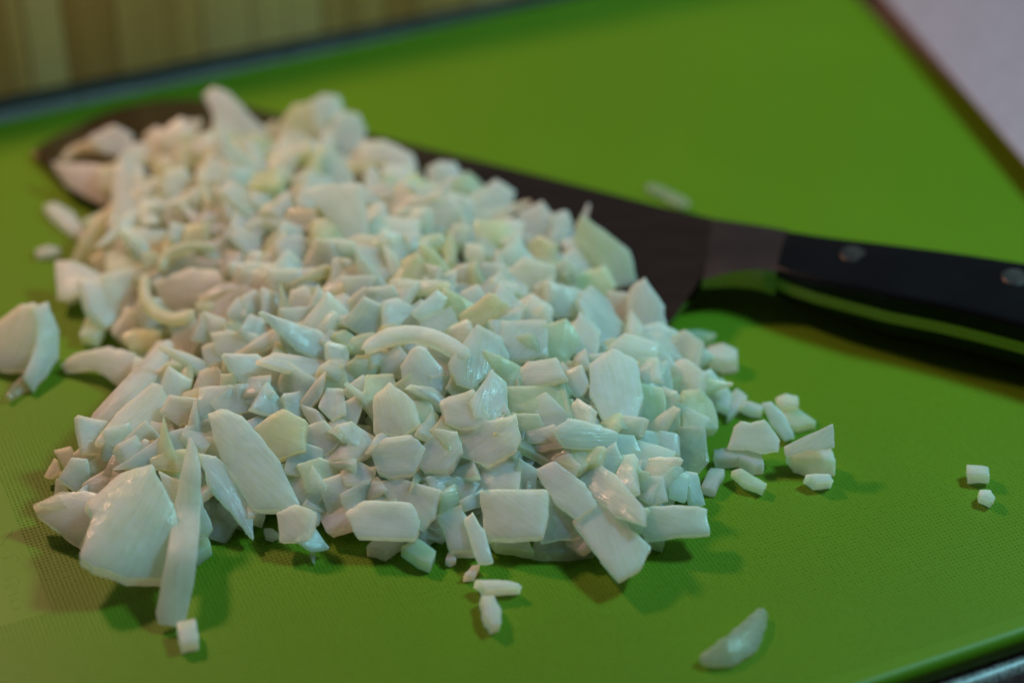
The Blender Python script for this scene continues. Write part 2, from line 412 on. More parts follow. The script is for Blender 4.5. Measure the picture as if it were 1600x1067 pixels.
# ---------------------------------------------------------------- the heap: footprint on the board and height over it
FOOT = [(60,800),(130,885),(260,890),(330,850),(440,835),(560,855),(700,862),(830,868),(960,885),(1040,850),(1095,820),(1080,760),
        (1100,715),(1130,700),(1130,640),(1120,580),(1040,530),(1010,490),(960,425),(890,380),(800,338),(700,300),(620,270),(540,240),(470,226),
        (350,216),(200,236),(172,320),(140,400),(110,450),(180,520),(225,590),(170,660),(90,720)]
FG = [at(x, y, 0).xy for x, y in FOOT]
def inside(p, poly):
    c = False; j = len(poly)-1
    for i in range(len(poly)):
        a, b = poly[i], poly[j]
        if (a[1] > p[1]) != (b[1] > p[1]) and p[0] < (b[0]-a[0])*(p[1]-a[1])/(b[1]-a[1])+a[0]: c = not c
        j = i
    return c
def edged(p):
    m = 1e9
    for i in range(len(FG)):
        a, b = FG[i-1], FG[i]; ab = b-a; t = max(0, min(1, (p-a).dot(ab)/ab.length_squared)); m = min(m, (a+ab*t-p).length)
    return m
def H(x, y):
    p = Vector((x, y))
    if not inside(p, FG): return 0.0
    d = edged(p); return 0.025*(1-math.exp(-d/0.034))+0.0042*min(1, d/0.004)
GX0, GY0, GS, GN = -0.17, -0.15, 0.0015, 230
HG = [[H(GX0+i*GS, GY0+j*GS) for j in range(GN)] for i in range(GN)]
def H(x, y):
    i = int((x-GX0)/GS); j = int((y-GY0)/GS)
    if not (0 <= i < GN-1 and 0 <= j < GN-1): return 0.0
    u = (x-GX0)/GS-i; v = (y-GY0)/GS-j
    return (HG[i][j]*(1-u)+HG[i+1][j]*u)*(1-v)+(HG[i][j+1]*(1-u)+HG[i+1][j+1]*u)*v
def surf(px, py, off=0.0):
    d = ray(px, py); t = (0.045-CAM.z)/d.z
    for _ in range(120):
        p = CAM+d*t
        if p.z <= H(p.x, p.y)+off or p.z <= 0: return p
        t += 0.0007
    return p

rnd = random.Random(11)
UP = Vector((0, 0, 1))
def ring_piece(poly2, t, curve, seed, er=0.00013, sub=4):
    """poly2: outline in the piece's own plane (metres); returns vertices and faces of a cut piece with softly rounded edges"""
    r = random.Random(seed)
    P = [Vector(p) for p in poly2]
    area2 = sum(P[i-1].x*P[i].y-P[i].x*P[i-1].y for i in range(len(P)))
    if area2 < 0: P.reverse()
    Q = []
    for i in range(len(P)):
        a, b, c = P[i-1], P[i], P[(i+1) % len(P)]
        Q.append(b.lerp(a, 0.03)); Q.append(b.lerp(c, 0.03))
    O = []
    for i in range(0, len(Q), 2):
        O.append(Q[i]); a, b = Q[i+1], Q[(i+2) % len(Q)]
        for k in range(sub):
            f = k/sub; O.append(a.lerp(b, f))
    cen = sum(O, Vector((0, 0)))/len(O)
    big = max((o-cen).length for o in O)
    O = [o+Vector((r.uniform(-1, 1), r.uniform(-1, 1)))*min(0.00012, big*0.02)
         +Vector((noise.noise(Vector((o.x*420, o.y*420, seed))), noise.noise(Vector((o.y*420, seed, o.x*420)))))*min(0.0004, big*0.045) for o in O]
    if curve == 0: curve = r.choice((0, 0.08, 0.2, -0.12))
    n = len(O); tw = r.uniform(-0.15, 0.15); ax = r.uniform(0, 0.6)
    def zc(v):
        u = (v.x-cen.x)*math.sin(ax)+(v.y-cen.y)*math.cos(ax)
        return -curve*u*u/(big+1e-6)+0.00012*noise.noise(Vector((v.x*700, v.y*700, seed*1.7)))
    er = min(er, t*0.3, big*0.25)
    slant = Vector((r.uniform(-.18, .18), r.uniform(-.18, .18)))*t
    vs, fs, rings = [], [], []
    def ring(ins, z, k):
        g = []
        for o in O:
            d = cen-o; L = d.length; q = o+d*min(ins/L, 1) if ins >= 0 else o
            g.append(len(vs)); vs.append(Vector((q.x+slant.x*k, q.y+slant.y*k, z+zc(q))))
        rings.append(g)
    def ring_s(s, z, k):
        g = []
        for o in O:
            q = cen.lerp(o, s); g.append(len(vs)); vs.append(Vector((q.x+slant.x*k, q.y+slant.y*k, z+zc(q))))
        rings.append(g)
    ring_s(0.45, 0, 0); ring(er*1.05, 0, 0); ring(er*0.3, -er*0.3, 0); ring(0, -er, 0.1)
    ring(0.0, -t*0.55, 0.6); ring(0, -t+er, 0.95); ring(er, -t, 1)
    for a, b in zip(rings, rings[1:]):
        for i in range(n): fs.append((a[i], b[i], b[(i+1) % n], a[(i+1) % n]))
    top = len(vs); vs.append(Vector((cen.x, cen.y, zc(cen)+0.00005)))
    for i in range(n): fs.append((rings[0][(i+1) % n], top, rings[0][i]))
    fs.append(tuple(reversed(rings[-1])))
    return vs, fs

NAMES = {'d': ('onion_cube', 'onion piece'), 's': ('onion_slice', 'onion slice'), 'r': ('onion_strip', 'onion strip')}
TINT = {'w': 'white', 'p': 'cream white', 'b': 'clear white', 'g': 'pale green', 'y': 'pale yellow', 't': 'translucent'}
def zone(px, py):
    if py < 300 and px < 600: return 'far ridge'
    if py < 400 and px >= 600: return 'back edge'
    if px < 330 and py < 520: return 'left flank'
    if px < 600 and py < 440: return 'upper left part'
    if px >= 1000: return 'right end'
    if px < 330: return 'lower left corner'
    if py < 560: return 'middle'
    if px < 560: return 'left front slope'
    if px >= 830: return 'right front slope'
    return 'middle front slope'
MARK = []          # (short name, x, y) of the pieces with a label of their own
CUTW = (' on ', ' at ', ' in ', ' of ', ' just ', ' reaching ', ' below ', ' beside ', ' above ', ' between ', ' poking ', ' left ', ' under ', ' alone ', ' behind ',
        ' lying ', ' sticking ', ' hanging ', ' standing ', ' running ', ' over ', ' jutting ', ' leaning ', ' rising ', ' nearest ', ' against ', ' arching ', ' next ', ' with ', ' where ', ' pointing ')
def short(lab):
    i = min([lab.find(w) for w in CUTW if lab.find(w) > 0]+[len(lab)]); return lab[:i]
def where(px, py):
    n, x, y = min(MARK, key=lambda m: (m[1]-px)**2+((m[2]-py)*1.2)**2)
    dx, dy = px-x, py-y
    if abs(dx) > abs(dy)*1.2: d = 'right of' if dx > 0 else 'left of'
    else: d = 'below' if dy > 0 else 'above'
    far = 'just ' if dx*dx+dy*dy < 50**2 else ''
    return far+d+' the '+n
def finish(name, me, M, tint, label, cat, group, px, py, shape):
    o = link(name, me, ON[tint]); o.matrix_world = M
    if label: tag(o, label, cat)
    else:
        tag(o, '%s %s %s' % (TINT[tint], shape, where(px, py)), cat, 'chopped onion on the %s of the heap' % zone(px, py))
    return o
def frame(n, long_dir):
    x = (long_dir-n*long_dir.dot(n)).normalized(); y = n.cross(x); return x, y
count = 0
def piece(poly, tint='w', t=4.0, z=None, label=None, flat=False, curve=0.0, tilt=None, up=False):
    global count
    count += 1; sd = 100+count
    r = random.Random(sd)
    cx = sum(p[0] for p in poly)/len(poly); cyy = sum(p[1] for p in poly)/len(poly)
    c = at(cx, cyy, z*0.001) if z is not None else surf(cx, cyy)
    if z is not None and not up:            # never hangs above the heap
        s_ = surf(cx, cyy, 0.0022)
        if s_.z > 0.009 and c.z > s_.z: c = s_
    ground = c.z < 0.0045 and z is None
    if ground: c = at(cx, cyy, min(t, 4)*0.0008)
    lone = c.z < 0.0062
    toc = (CAM-c).normalized()
    if tilt: n = Vector(tilt).normalized()
    elif ground or flat: n = (UP+Vector((r.uniform(-.10, .10), r.uniform(-.14, .04), 0))).normalized()
    else:
        if up: n_up = (UP*0.30+toc*0.75+Vector((r.uniform(-.18, .18), 0, 0))).normalized()
        bx = {'p': -0.34, 'b': 0.34, 'y': -0.12, 'g': 0.1}.get(tint, 0)
        n = (UP*0.62+toc*0.58+Vector((bx+r.uniform(-.28, .28), r.uniform(-.28, .22), 0))).normalized()
        if up: n = n_up
        if n.dot(toc) < 0.45: n = (n+toc*0.5).normalized()
    t = t*0.001*(0.8 if ground or lone else 0.6)
    # extrusion shift seen in the picture: keep the traced outline as outline of top + side
    a = proj(c); b = proj(c-n*t); d = Vector((b[0]-a[0], b[1]-a[1])); L = d.length
    P = [Vector(p) for p in poly]
    if not (ground or lone or flat):
        m_ = Vector((cx, cyy)); P = [m_+(p-m_)*(1.10 if t < 0.0035 else 1.03) for p in P]; L *= 0.3; d = d*0.3
    if L > 0.5:
        dn = d/L; s = [p.dot(dn) for p in P]; s0, s1 = min(s), max(s); W = s1-s0
        if L > 0.48*W: t *= 0.48*W/L; L = 0.48*W
        P = [p-dn*((q-s0)*(L/W)) for p, q in zip(P, s)]
    pts = []
    for p in P:
        rr = ray(p.x, p.y); k = (c-CAM).dot(n)/rr.dot(n); pts.append(CAM+rr*k)
    c0 = sum(pts, Vector())/len(pts)
    # long axis
    best = max(((pts[i]-pts[j]) for i in range(len(pts)) for j in range(i)), key=lambda v: v.length)
    X, Y = frame(n, best)
    vs, fs = ring_piece([((p-c0).dot(X), (p-c0).dot(Y)) for p in pts], t, curve, sd)
    M = Matrix.Identity(4)
    for i in range(3): M[i][0] = X[i]; M[i][1] = Y[i]; M[i][2] = n[i]; M[i][3] = c0[i]
    mz = min((M @ v).z for v in vs)
    if mz < 0.0002 or ground:         # rest it on the board, moved along the sight line so it keeps its place
        rr = (c0-CAM).normalized(); M.translation = c0+rr*((0.0002-mz)/rr.z)
    shape = 'diced piece' if best.length < 0.0095 else ('narrow sliver' if best.length/max(t, 0.001) > 4 and len(poly) > 5 else 'broad slice')
    nm = 'onion_cube' if best.length < 0.0095 else 'onion_slice'
    me = mesh(nm, vs, fs); me.set_sharp_from_angle(angle=R(38))
    return finish(nm, me, M, tint, label, 'onion piece', None, cx, cyy, shape)

def strip(pts, tint='w', t=2.5, zs=None, label=None, bow=0.0):
    """pts: (x, y, width px); zs: height in mm per point or None"""
    global count
    count += 1; sd = 100+count
    r = random.Random(sd)
    n0 = len(pts)
    W3 = []
    for i, (x, y, wd) in enumerate(pts):
        c = at(x, y, zs[i]*0.001) if zs else surf(x, y, 0.001)
        if zs:
            s_ = surf(x, y, 0.008 if x < 330 and y > 600 else 0.0035)
            if s_.z > 0.009 and c.z > s_.z: c = s_
        if c.z < 0.002: c = at(x, y, 0.002)
        k = (c-CAM).dot(FWD)/FPX; W3.append((c.x, c.y, c.z, wd*k))
    P = resample(W3, max(9, n0*4)) if False else None
    V = [Vector(w) for w in W3]; N = 16; Q = []
    d = [0]
    for a, b in zip(V, V[1:]): d.append(d[-1]+(b.xyz-a.xyz).length)
    for i in range(N):
        s = d[-1]*i/(N-1); k = 0
        while k < n0-2 and d[k+1] < s: k += 1
        u = (s-d[k])/(d[k+1]-d[k]+1e-12)
        p0, p1, p2, p3 = V[max(k-1, 0)], V[k], V[k+1], V[min(k+2, n0-1)]
        Q.append(0.5*((2*p1)+(p2-p0)*u+(2*p0-5*p1+4*p2-p3)*u*u+(3*p1-p0-3*p2+p3)*u**3))
    c0 = sum((q.xyz for q in Q), Vector())/N
    T = (Q[-1].xyz-Q[0].xyz).normalized(); toc = (CAM-c0).normalized()
    n = (UP*0.6+toc*0.6+Vector((r.uniform(-.25, .25), 0, 0))).normalized(); n = (n-T*n.dot(T)).normalized()
    X, Y = frame(n, T)
    vs, fs = [], []; K = 12; t *= 0.001
    for i, q in enumerate(Q):
        a = Q[max(i-1, 0)].xyz; b = Q[min(i+1, N-1)].xyz; tg = (b-a).normalized()
        side = n.cross(tg).normalized(); nn = tg.cross(side).normalized()
        e = 1.0
        if i in (0, N-1): e = 0.72
        hw = max(q.w, 0.0006)/2*(1.08+(0.22 if tint == 't' else 0.09)*noise.noise(Vector((i*1.1, sd, 0)))); ht = t/2*(0.48+0.1*noise.noise(Vector((i*.7, sd, 5))))
        for k in range(K):
            an = 2*math.pi*k/K; cx_, sy_ = math.cos(an), math.sin(an)
            cx_ = math.copysign(abs(cx_)**0.15, cx_); sy_ = math.copysign(abs(sy_)**0.25, sy_)
            p = q.xyz+side*(cx_*hw*e)+nn*(sy_*ht*e-0.25*t*(cx_*cx_))
            p -= tg*(0.0 if e == 1 else (-0.0002 if i == 0 else 0.0002))
            l = p-c0; vs.append(Vector((l.dot(X), l.dot(Y), l.dot(n))))
    for i in range(N-1):
        for k in range(K): fs.append((i*K+k, i*K+(k+1) % K, (i+1)*K+(k+1) % K, (i+1)*K+k))
    fs.append(tuple(reversed(range(K)))); fs.append(tuple((N-1)*K+k for k in range(K)))
    M = Matrix.Identity(4)
    for i in range(3): M[i][0] = X[i]; M[i][1] = Y[i]; M[i][2] = n[i]; M[i][3] = c0[i]
    mz = min((M @ v).z for v in vs)
    if mz < 0.0002:
        rr = (c0-CAM).normalized(); M.translation = c0+rr*((0.0002-mz)/rr.z)
    me = mesh('onion_strip', vs, fs); me.set_sharp_from_angle(angle=R(60))
    return finish('onion_strip', me, M, tint, label, 'onion strip', None, pts[n0//2][0], pts[n0//2][1], 'long curved strip')


def parse(txt):
    seen = {}
    for ln in txt.strip().splitlines():
        f = [s.strip() for s in ln.split('|')]
        if len(f) > 4 and f[4]:
            q = [tuple(float(v) for v in a.split(',')) for a in f[0].split()]
            seen.setdefault(short(f[4]), []).append((sum(p[0] for p in q)/len(q), sum(p[1] for p in q)/len(q)))
    for k, v in seen.items():
        if len(v) == 1: MARK.append((k, *v[0]))
    for ln in txt.strip().splitlines():
        ln = ln.strip()
        if not ln: continue
        f = [s.strip() for s in ln.split('|')]
        pts = [tuple(float(v) for v in q.split(',')) for q in f[0].split()]
        tint = f[1] or 'w'; t = float(f[2]) if len(f) > 2 and f[2] else 4.0
        z = f[3] if len(f) > 3 else ''; lab = f[4] if len(f) > 4 and f[4] else None
        if len(pts[0]) == 3:
            strip(pts, tint, t, [float(q) for q in z.split(',')] if z else None, lab)
            POLYS.append([(x, y) for x, y, w_ in pts])
        else:
            cv = 0.0; flat = False; zz = None; up = False
            for tok in z.split():
                if tok == 'f': flat = True
                elif tok == 'u': up = True
                elif tok[0] == 'c': cv = float(tok[1:])
                else: zz = float(tok)
            piece(pts, tint, t, zz, lab, flat, cv, None, up); POLYS.append(pts)
POLYS = []
PIECES = """
276,972 305,965 313,1012 285,1019|w|4||small square onion block on the board just below the long strip
1510,728 1545,726 1545,755 1512,755|w|4||square onion crumb alone on the far right, upper of the two
1530,768 1548,765 1553,785 1546,796 1528,785|w|3.5||tiny onion crumb alone on the far right, lower of the two
1092,1027,14 1112,1026,28 1140,1016,42 1165,998,44 1183,972,30 1194,951,14|t|1.8|2.2,2.4,2.6,2.6,2.6,2.2|translucent wrinkled crescent of onion alone at the bottom right
743,909 790,906 812,914 815,922 780,928 757,934|p|4||lying bar of the T shaped pair of slivers below the heap
754,930 772,930 783,958 783,986 769,994 758,970|w|4||upright leg of the T shaped pair of slivers below the heap
738,882 750,881 742,907 725,907|p|2.5||tiny slanted onion chip between the front row and the T shaped pair
700,862 708,862 714,880 705,886 697,880|b|2.5||tiny clear onion chip poking out under the front row
484,860 493,865 492,883 484,870|t|1.5||tiny onion shred below the shiny wet flake
412,826 425,824 438,840 425,848 414,842|w|2.5||small pointed crumb left of the cream block at the front edge
1010,290,14 1035,300,16 1062,314,18 1078,321,10|t|1.2|1,1.2,1.4,1.2|blurred onion sliver on the board behind the knife spine
68,318 85,315 115,335 132,362 128,378 110,365 85,340|p|3|c.2|blurred crescent lying left of the heap below the knife tip
55,390 75,383 95,395 80,403 58,403|p|3||small blurred onion crumb left of the heap
-15,510 30,480 52,478 56,500 42,572 0,572 -15,560|p|5|9|folded cream chip of the lone clump at the left edge
50,478 75,472 92,520 90,560 70,590 50,612 34,590 55,540 58,500|b|2.5|6|greenish curled leaf of the lone clump at the left edge
64,566,20 50,590,26 30,605,20 12,622,10|t|1.6|4,3,2,1.2|thin wrinkled tail of the lone clump at the left edge
92,570 120,552 170,542 212,552 218,590 190,607 150,577 100,579|p|2.2|3 c.3|pale crescent flake reaching left onto bare board from the heap
1258,750 1275,742 1297,740 1301,760 1272,768|w|4.5||small white block in front of the rightmost slice
1228,698 1298,664 1300,700 1262,704 1230,712|p|2|9 |upright wedge fin behind the rightmost slice
1228,702 1262,703 1300,700 1303,732 1262,741 1240,731|w|6||rightmost slice at the end of the scattered tail
1212,622 1228,614 1250,625 1248,642 1225,645|w|5|5|blurred white cube at the upper edge of the scattered tail
1225,650 1248,638 1275,665 1240,676 1222,668|g|3||small triangular flake under the blurred cube of the tail
1190,630 1205,627 1225,648 1241,685 1226,692 1205,665|b|3|5|slanting clear sliver in the scattered tail
1155,640 1170,625 1192,637 1188,652 1172,653|b|4||small clear cube where the tail leaves the heap
1150,668 1158,660 1172,664 1193,657 1215,685 1212,703 1188,706 1170,700 1140,700|p|3|7|curled cream slice with notched lower edge in the tail
1140,700 1188,702 1193,735 1178,741 1155,722 1118,726 1115,706|w|4||lower half of the curled cream pair in the tail
1110,727 1133,733 1116,772 1096,768|p|3||slanted left stick at the front of the tail
1142,738 1158,731 1197,760 1190,775 1162,762|g|3||slanted right stick at the front of the tail
135,778 150,770 190,735 235,726 252,760 272,800 276,850 258,888 195,897 145,883 127,870 148,800|w|9|9 c.35|large fan shaped onion wedge at the lower left front
52,791 95,772 132,768 165,776 160,800 128,857 100,836 60,806|p|4|5 c.2|pointed cream wedge sticking out at the lower left
56,788 100,768 150,772 162,788 115,797|t|1.6|9|brownish membrane on top of the pointed left wedge
297,684,8 300,715,22 297,750,32 292,800,39 285,860,44 275,920,47 263,978,44|p|1.9|23,22,20,17,12,7,2|long upright pinkish onion strip hanging down over the front left
305,840 322,833 330,858 308,883|g|4||small tip sticking out right of the long pinkish strip
252,742 290,758 312,772 320,800 330,822 322,834 306,832 300,860 278,840 268,790|w|3|10|broad flake under the long strip beside the large wedge
238,718 262,705 290,703 312,712 308,730 270,736 240,728|y|4|15|yellowish slice just left of the top of the long strip
190,722 205,706 248,697 250,706 228,722 200,728|p|3|14|slim cream sliver above the large fan shaped wedge
83,703 112,698 128,730 105,737|w|3|6
70,745 85,715 98,740 80,748|p|2.5|4|pinkish crumb at the leftmost edge of the lower left corner
95,737 120,731 106,765 88,771|g|3|4
115,710 138,692 155,720 142,738 125,727|p|3|8
130,737 165,702 190,700 182,737 160,768 122,774|t|3|9
318,714 340,718 368,745 392,790 393,835 384,828 362,797 330,762|b|3|10 c.2|pale pointed crescent leaf in front of the big diagonal slab
312,770 332,752 362,790 385,828 350,822 318,802|w|3|5|dull greenish slice behind the pointed crescent leaf
330,652 352,645 378,652 402,680 432,718 462,782 440,791 395,788 370,752 342,700|w|5|17 c.3|big diagonal white slab on the left front slope
238,597 252,606 262,640 266,680 250,699 205,701 155,687 190,640|w|5|15 c.4|rounded white wedge below the slanting strip at left
264,532,18 238,568,34 205,606,38 172,640,38 144,664,30|p|3.5|18,17,16,14,12|slanting cream strip on the lower left flank
135,490 165,488 160,520 150,541 125,533|g|4||small dull block on the board left of the heap edge
192,525 210,514 250,518 240,541 205,546|y|4|7
275,500 300,495 311,525 290,566 263,583 270,530|p|4
90,410 115,410 150,425 172,446 150,462 125,452 105,460 92,456|p|3.5|8|pinkish slab jutting out at the left flank
130,437 170,440 205,470 192,500 162,508 140,482|b|5|8
160,432 215,420 226,470 205,505 180,500|w|4
96,252,8 112,236,13 140,228,18 172,232,22|y|2.2|5,6,7,7|yellow arched strip over the knife tip
140,216 178,197 205,212 203,240 165,238|p|3|10 u|pinkish pointed flake nearest the knife tip
200,228 240,222 262,240 245,258 212,255|p|3|10 u
196,238,18 192,275,32 194,320,36 184,362,38|w|3|15,15,14,12|broad pale strip running down the left flank
178,315 178,370 168,402 130,412 114,406 126,374 150,340|y|4|8 c.3|yellowish leaf at the left edge under the broad pale strip
212,255,12 222,300,22 236,348,24|w|2.5|
228,252,16 280,236,26 350,229,26 420,226,22 476,231,14|y|3|9,10,11,11,11|long beige strip lying along the far ridge
312,255,14 318,290,17 327,325,14|g|2.5|
190,358 256,360 253,393 198,390|w|4|14
250,420,13 258,400,15 282,387,16 312,384,14 335,390,10|g|3|18,19,20,20,20|upper green edged arc of the curled onion ring at left
226,432,14 224,458,18 240,484,20 272,496,22 305,486,18|y|3|15,14,14,15,16|lower yellowish arc of the curled onion ring at left
244,440 300,420 335,424 345,440 315,470 262,484|p|4|15 c.3
165,392 200,392 222,415 205,430 168,425|g|3
222,395 250,396 246,425 226,428|g|3
85,256 112,258 145,258 178,266 180,296 164,318 138,308 106,290|p|2|8|pale lens shaped flake over the knife tip
155,262 182,256 190,290 176,306 158,292|y|3|10
205,300 236,296 244,326 214,334|w|3|13
130,345 160,330 176,352 150,372|g|3|9
95,455 120,450 126,470 108,478|p|3|4
322,152 335,140 358,148 388,182 416,206 402,226 360,227 332,206 336,182|p|3|13 u|tall cream shard sticking up at the far ridge
438,196 460,166 490,164 506,200 490,234 450,217|y|4|13 u|yellow green lump of the clump above the knife spine
485,160 505,149 530,155 538,185 522,226 496,216|b|4|15 u|grey white top chip of the clump above the knife spine
530,176 560,181 569,206 561,236 526,242 518,210|b|4|13 u|right hand chip of the clump above the knife spine
565,222 600,221 640,240 646,262 600,264 568,252|p|4|13 u
672,262 690,254 712,256 728,282 724,304 690,312 672,292|p|4|13 u|pinkish chip against the blade right of the middle
733,312 775,282 802,300 796,326 770,347 738,346|w|4|13 u|large pale chip jutting onto the dark blade
640,342 665,318 700,310 722,326 714,346 690,367 650,362|p|4
815,330 846,317 862,338 850,370 815,376 800,350|p|4|13 u
862,336 884,330 894,350 880,377 862,370|b|4|13 u
905,352 912,340 950,369 981,392 996,455 992,474 962,452 922,402 900,380|g|2.5|15 u|veined greenish leaf at the back right edge
911,345,10 915,332,7 920,318,4|p|1.2|13,15,16|fine pinkish spike rising at the back right edge
985,452 1008,438 1035,478 1039,510 1005,521 980,502|b|5|14 u|bluish upright chip leaning on the knife heel
905,472 925,450 950,470 972,512 1003,546 960,548 928,520|b|3|15|bluish pointed leaf behind the right slope
998,512 1030,502 1062,520 1050,549 1008,551|b|6
1060,520 1090,514 1119,525 1110,541 1080,546|g|4
1104,548 1130,535 1151,552 1149,575 1125,584 1103,571|p|6||round edged white cube at the right edge near the knife heel
600,262 640,258 655,285 625,300 596,290|b|4|12 u
745,345 790,348 800,375 765,385 740,370|g|4
880,375 915,372 920,405 890,410|w|4
945,455 985,460 990,500 955,505|p|4
700,300 735,310 742,340 712,345|b|4
478,302 520,292 562,292 571,345 565,392 549,406 530,362 505,332|p|2.5|27|large smooth pinkish flake on the upper middle
655,372 690,365 700,385 660,392|g|4
600,472 622,468 652,486 650,512 602,522|b|4
645,487 682,455 697,466 690,486 660,500|b|3|30|wet glinting chip on the bright middle, upper one
655,500 705,480 713,505 690,520 662,520|b|4
720,492 765,460 786,474 772,492 740,516 724,506|y|4|29|yellow green glinting square on the bright middle
695,515 728,500 736,516 715,536|p|3
720,457 746,445 757,465 735,478|b|4
795,482 830,460 860,480 856,502 805,503|p|4
785,505 852,502 852,556 800,562 787,540|b|5
568,545,16 600,527,26 645,520,26 690,532,26 730,558,26|p|4|29,29,29,29,28|wide curved band arching over the middle of the heap
706,562 746,511 782,530 792,560 760,585 738,606 716,596|b|5|29|grey striped slab next to the dark crevice in the middle
628,572 650,543 664,546 702,590 690,615 642,620|b|4|29|wet sparkling peak at the centre of the heap
738,628 768,582 790,600 791,640 772,656 745,652|b|4|28|shiny wet petal below the dark crevice
690,626 740,612 762,650 745,670 702,662|w|5|26
586,622 610,601 642,625 652,660 632,678 588,674|p|4|27
640,628 665,620 682,650 672,684 628,684|g|4
795,592 825,566 866,560 879,590 850,600 800,606|p|4
790,607 875,601 881,641 845,646 800,641|g|5
800,645 840,648 850,668 815,675|g|4
715,674 760,660 806,650 813,682 810,704 765,730 722,712|p|8|24|thick cream block at the middle of the front slope
730,722 772,728 800,708 812,730 808,765 760,768 732,755|w|4
648,716 680,673 714,675 723,702 700,736 665,736|p|7|22|cream pyramid shaped chunk left of the thick cream block
580,706 600,686 642,680 662,700 646,741 610,747 590,736|p|7|20|white knob shaped chunk left of the pyramid chunk
332,522 360,517 401,525 399,556 370,561 340,550|w|4
352,556 400,555 440,578 452,605 412,612 372,592|b|4
312,582 335,575 352,600 350,636 315,627|p|4
345,586 367,586 366,632 345,636|g|4
370,602 388,600 396,630 372,637|b|4||little wet chip with a bright glint on the left front slope
400,668 440,640 472,655 472,702 430,716 410,692|y|5|22|yellow green lump beside the big diagonal slab
460,672 508,660 531,690 500,716 465,711|w|4
498,582 535,570 544,605 512,617 490,602|y|4
528,668 550,660 590,688 596,702 576,707 545,690|b|4
538,694 568,702 560,725 530,722|g|4
535,737 560,723 585,735 574,758 542,756|p|5|12|small cream egg shaped chip on the left front slope
440,725 472,722 468,748 452,756|g|4
470,727 500,716 531,730 526,766 482,768|g|5
488,752 508,742 512,766 492,772|p|3
435,802 462,790 490,802 481,842 442,846|p|5|8|cream block at the front edge left of the shiny flake
460,846 490,822 514,856 486,862|b|1.5|5|shiny wet flake at the front edge
498,802 528,768 558,775 548,822 512,831|p|5
545,802 570,785 640,788 652,815 642,841 560,839|w|5|9|broad dull slice left in the front row
590,756 625,750 683,768 672,805 656,826 620,795|p|4|14|slanted slice with a bright fold in the front row
670,746 716,742 722,779 694,781 680,766|b|4
722,782 755,762 756,790 728,798|b|4
573,861 588,838 636,840 620,860 603,876|p|4||pinkish stub below the broad dull slice in the front row
627,857 650,838 672,858 681,866 672,893 654,885|g|4||kite shaped chip left of the middle of the front row
650,822 660,817 696,843 690,852 652,836|p|3|4|small slanting stick above the kite shaped chip
681,806 720,786 730,812 750,868 706,867 696,832|w|5|6|tilted oblong slice in the middle of the front row
728,812 738,803 756,830 769,875 748,877 738,847|p|3|7|thin glinting slice leaning on the tilted oblong slice
765,842 815,838 826,850 833,876 772,866|g|4||dull triangular slice below the square white slab
755,768 850,767 853,800 845,832 838,837 762,836|w|4|10|square white slab in the front row
845,768 872,775 902,815 906,838 850,842|t|3|9|grey translucent slice right of the square white slab
836,842 905,838 932,868 880,876 835,873|t|4||grey veined onion slab at the front edge below the translucent slice
840,736 870,725 912,758 928,785 902,808 868,785|p|4|16|left one of the two long diagonal slabs at the right front
888,736 915,712 960,744 1002,790 1002,815 960,802 918,770|p|4|17|right one of the two long diagonal slabs at the right front
900,815 926,788 962,795 985,828 1012,852 996,885 966,902 940,870|w|4|9|large slab pointing down at the front right corner
1002,795 1050,790 1100,792 1104,833 1015,838|w|4|9|flat rectangular slice at the front right corner
1000,812 1038,836 1036,862 1012,856|g|4||small dull piece below the flat rectangular slice
985,762 1005,745 1032,745 1040,780 1010,791|p|4|11
1042,740 1052,734 1076,743 1070,779 1048,772|b|5|11|bluish cube above the flat rectangular slice
998,720 1030,715 1062,716 1055,726 1030,745 1005,737|p|3|14|flat pinkish flake above the bluish cube
955,722 990,715 1001,735 980,753 958,737|g|4
824,682 865,665 886,690 896,722 860,732 830,716|p|4
870,672 890,656 930,664 961,676 956,702 885,697|b|5|19|bright bluish slab on the right front slope
886,642 902,624 926,640 922,666 884,662|p|4
925,572 958,548 992,566 1002,620 985,668 950,662 925,612|b|4|21|big pale green blue slice on the right slope
992,560 1026,560 1031,592 1002,602|p|4
1038,577 1070,562 1096,580 1091,612 1060,622 1040,602|p|5
1068,613 1095,609 1115,635 1119,669 1068,669|g|5|10|upright pale green block at the right edge of the heap
1063,670 1100,671 1106,720 1092,736 1060,732|t|3|7|translucent veined slice under the upright pale green block
1068,737 1090,738 1099,792 1075,792|b|3|5
1115,592 1130,590 1141,620 1136,652 1116,642|b|4
1137,622 1150,606 1169,620 1152,645 1138,662|p|3
885,580 908,572 918,600 905,620 888,612|p|4
890,522 906,490 936,520 932,556 898,552|b|4
850,510 885,500 905,530 880,575 860,560|g|4
1000,600 1035,608 1040,650 1012,662 1000,640|g|4
1000,672 1030,676 1028,702 1004,700|b|4
960,678 990,682 1000,705 975,712 958,700|b|4
1035,640 1060,630 1062,670 1040,680|g|4
"""
parse(PIECES)
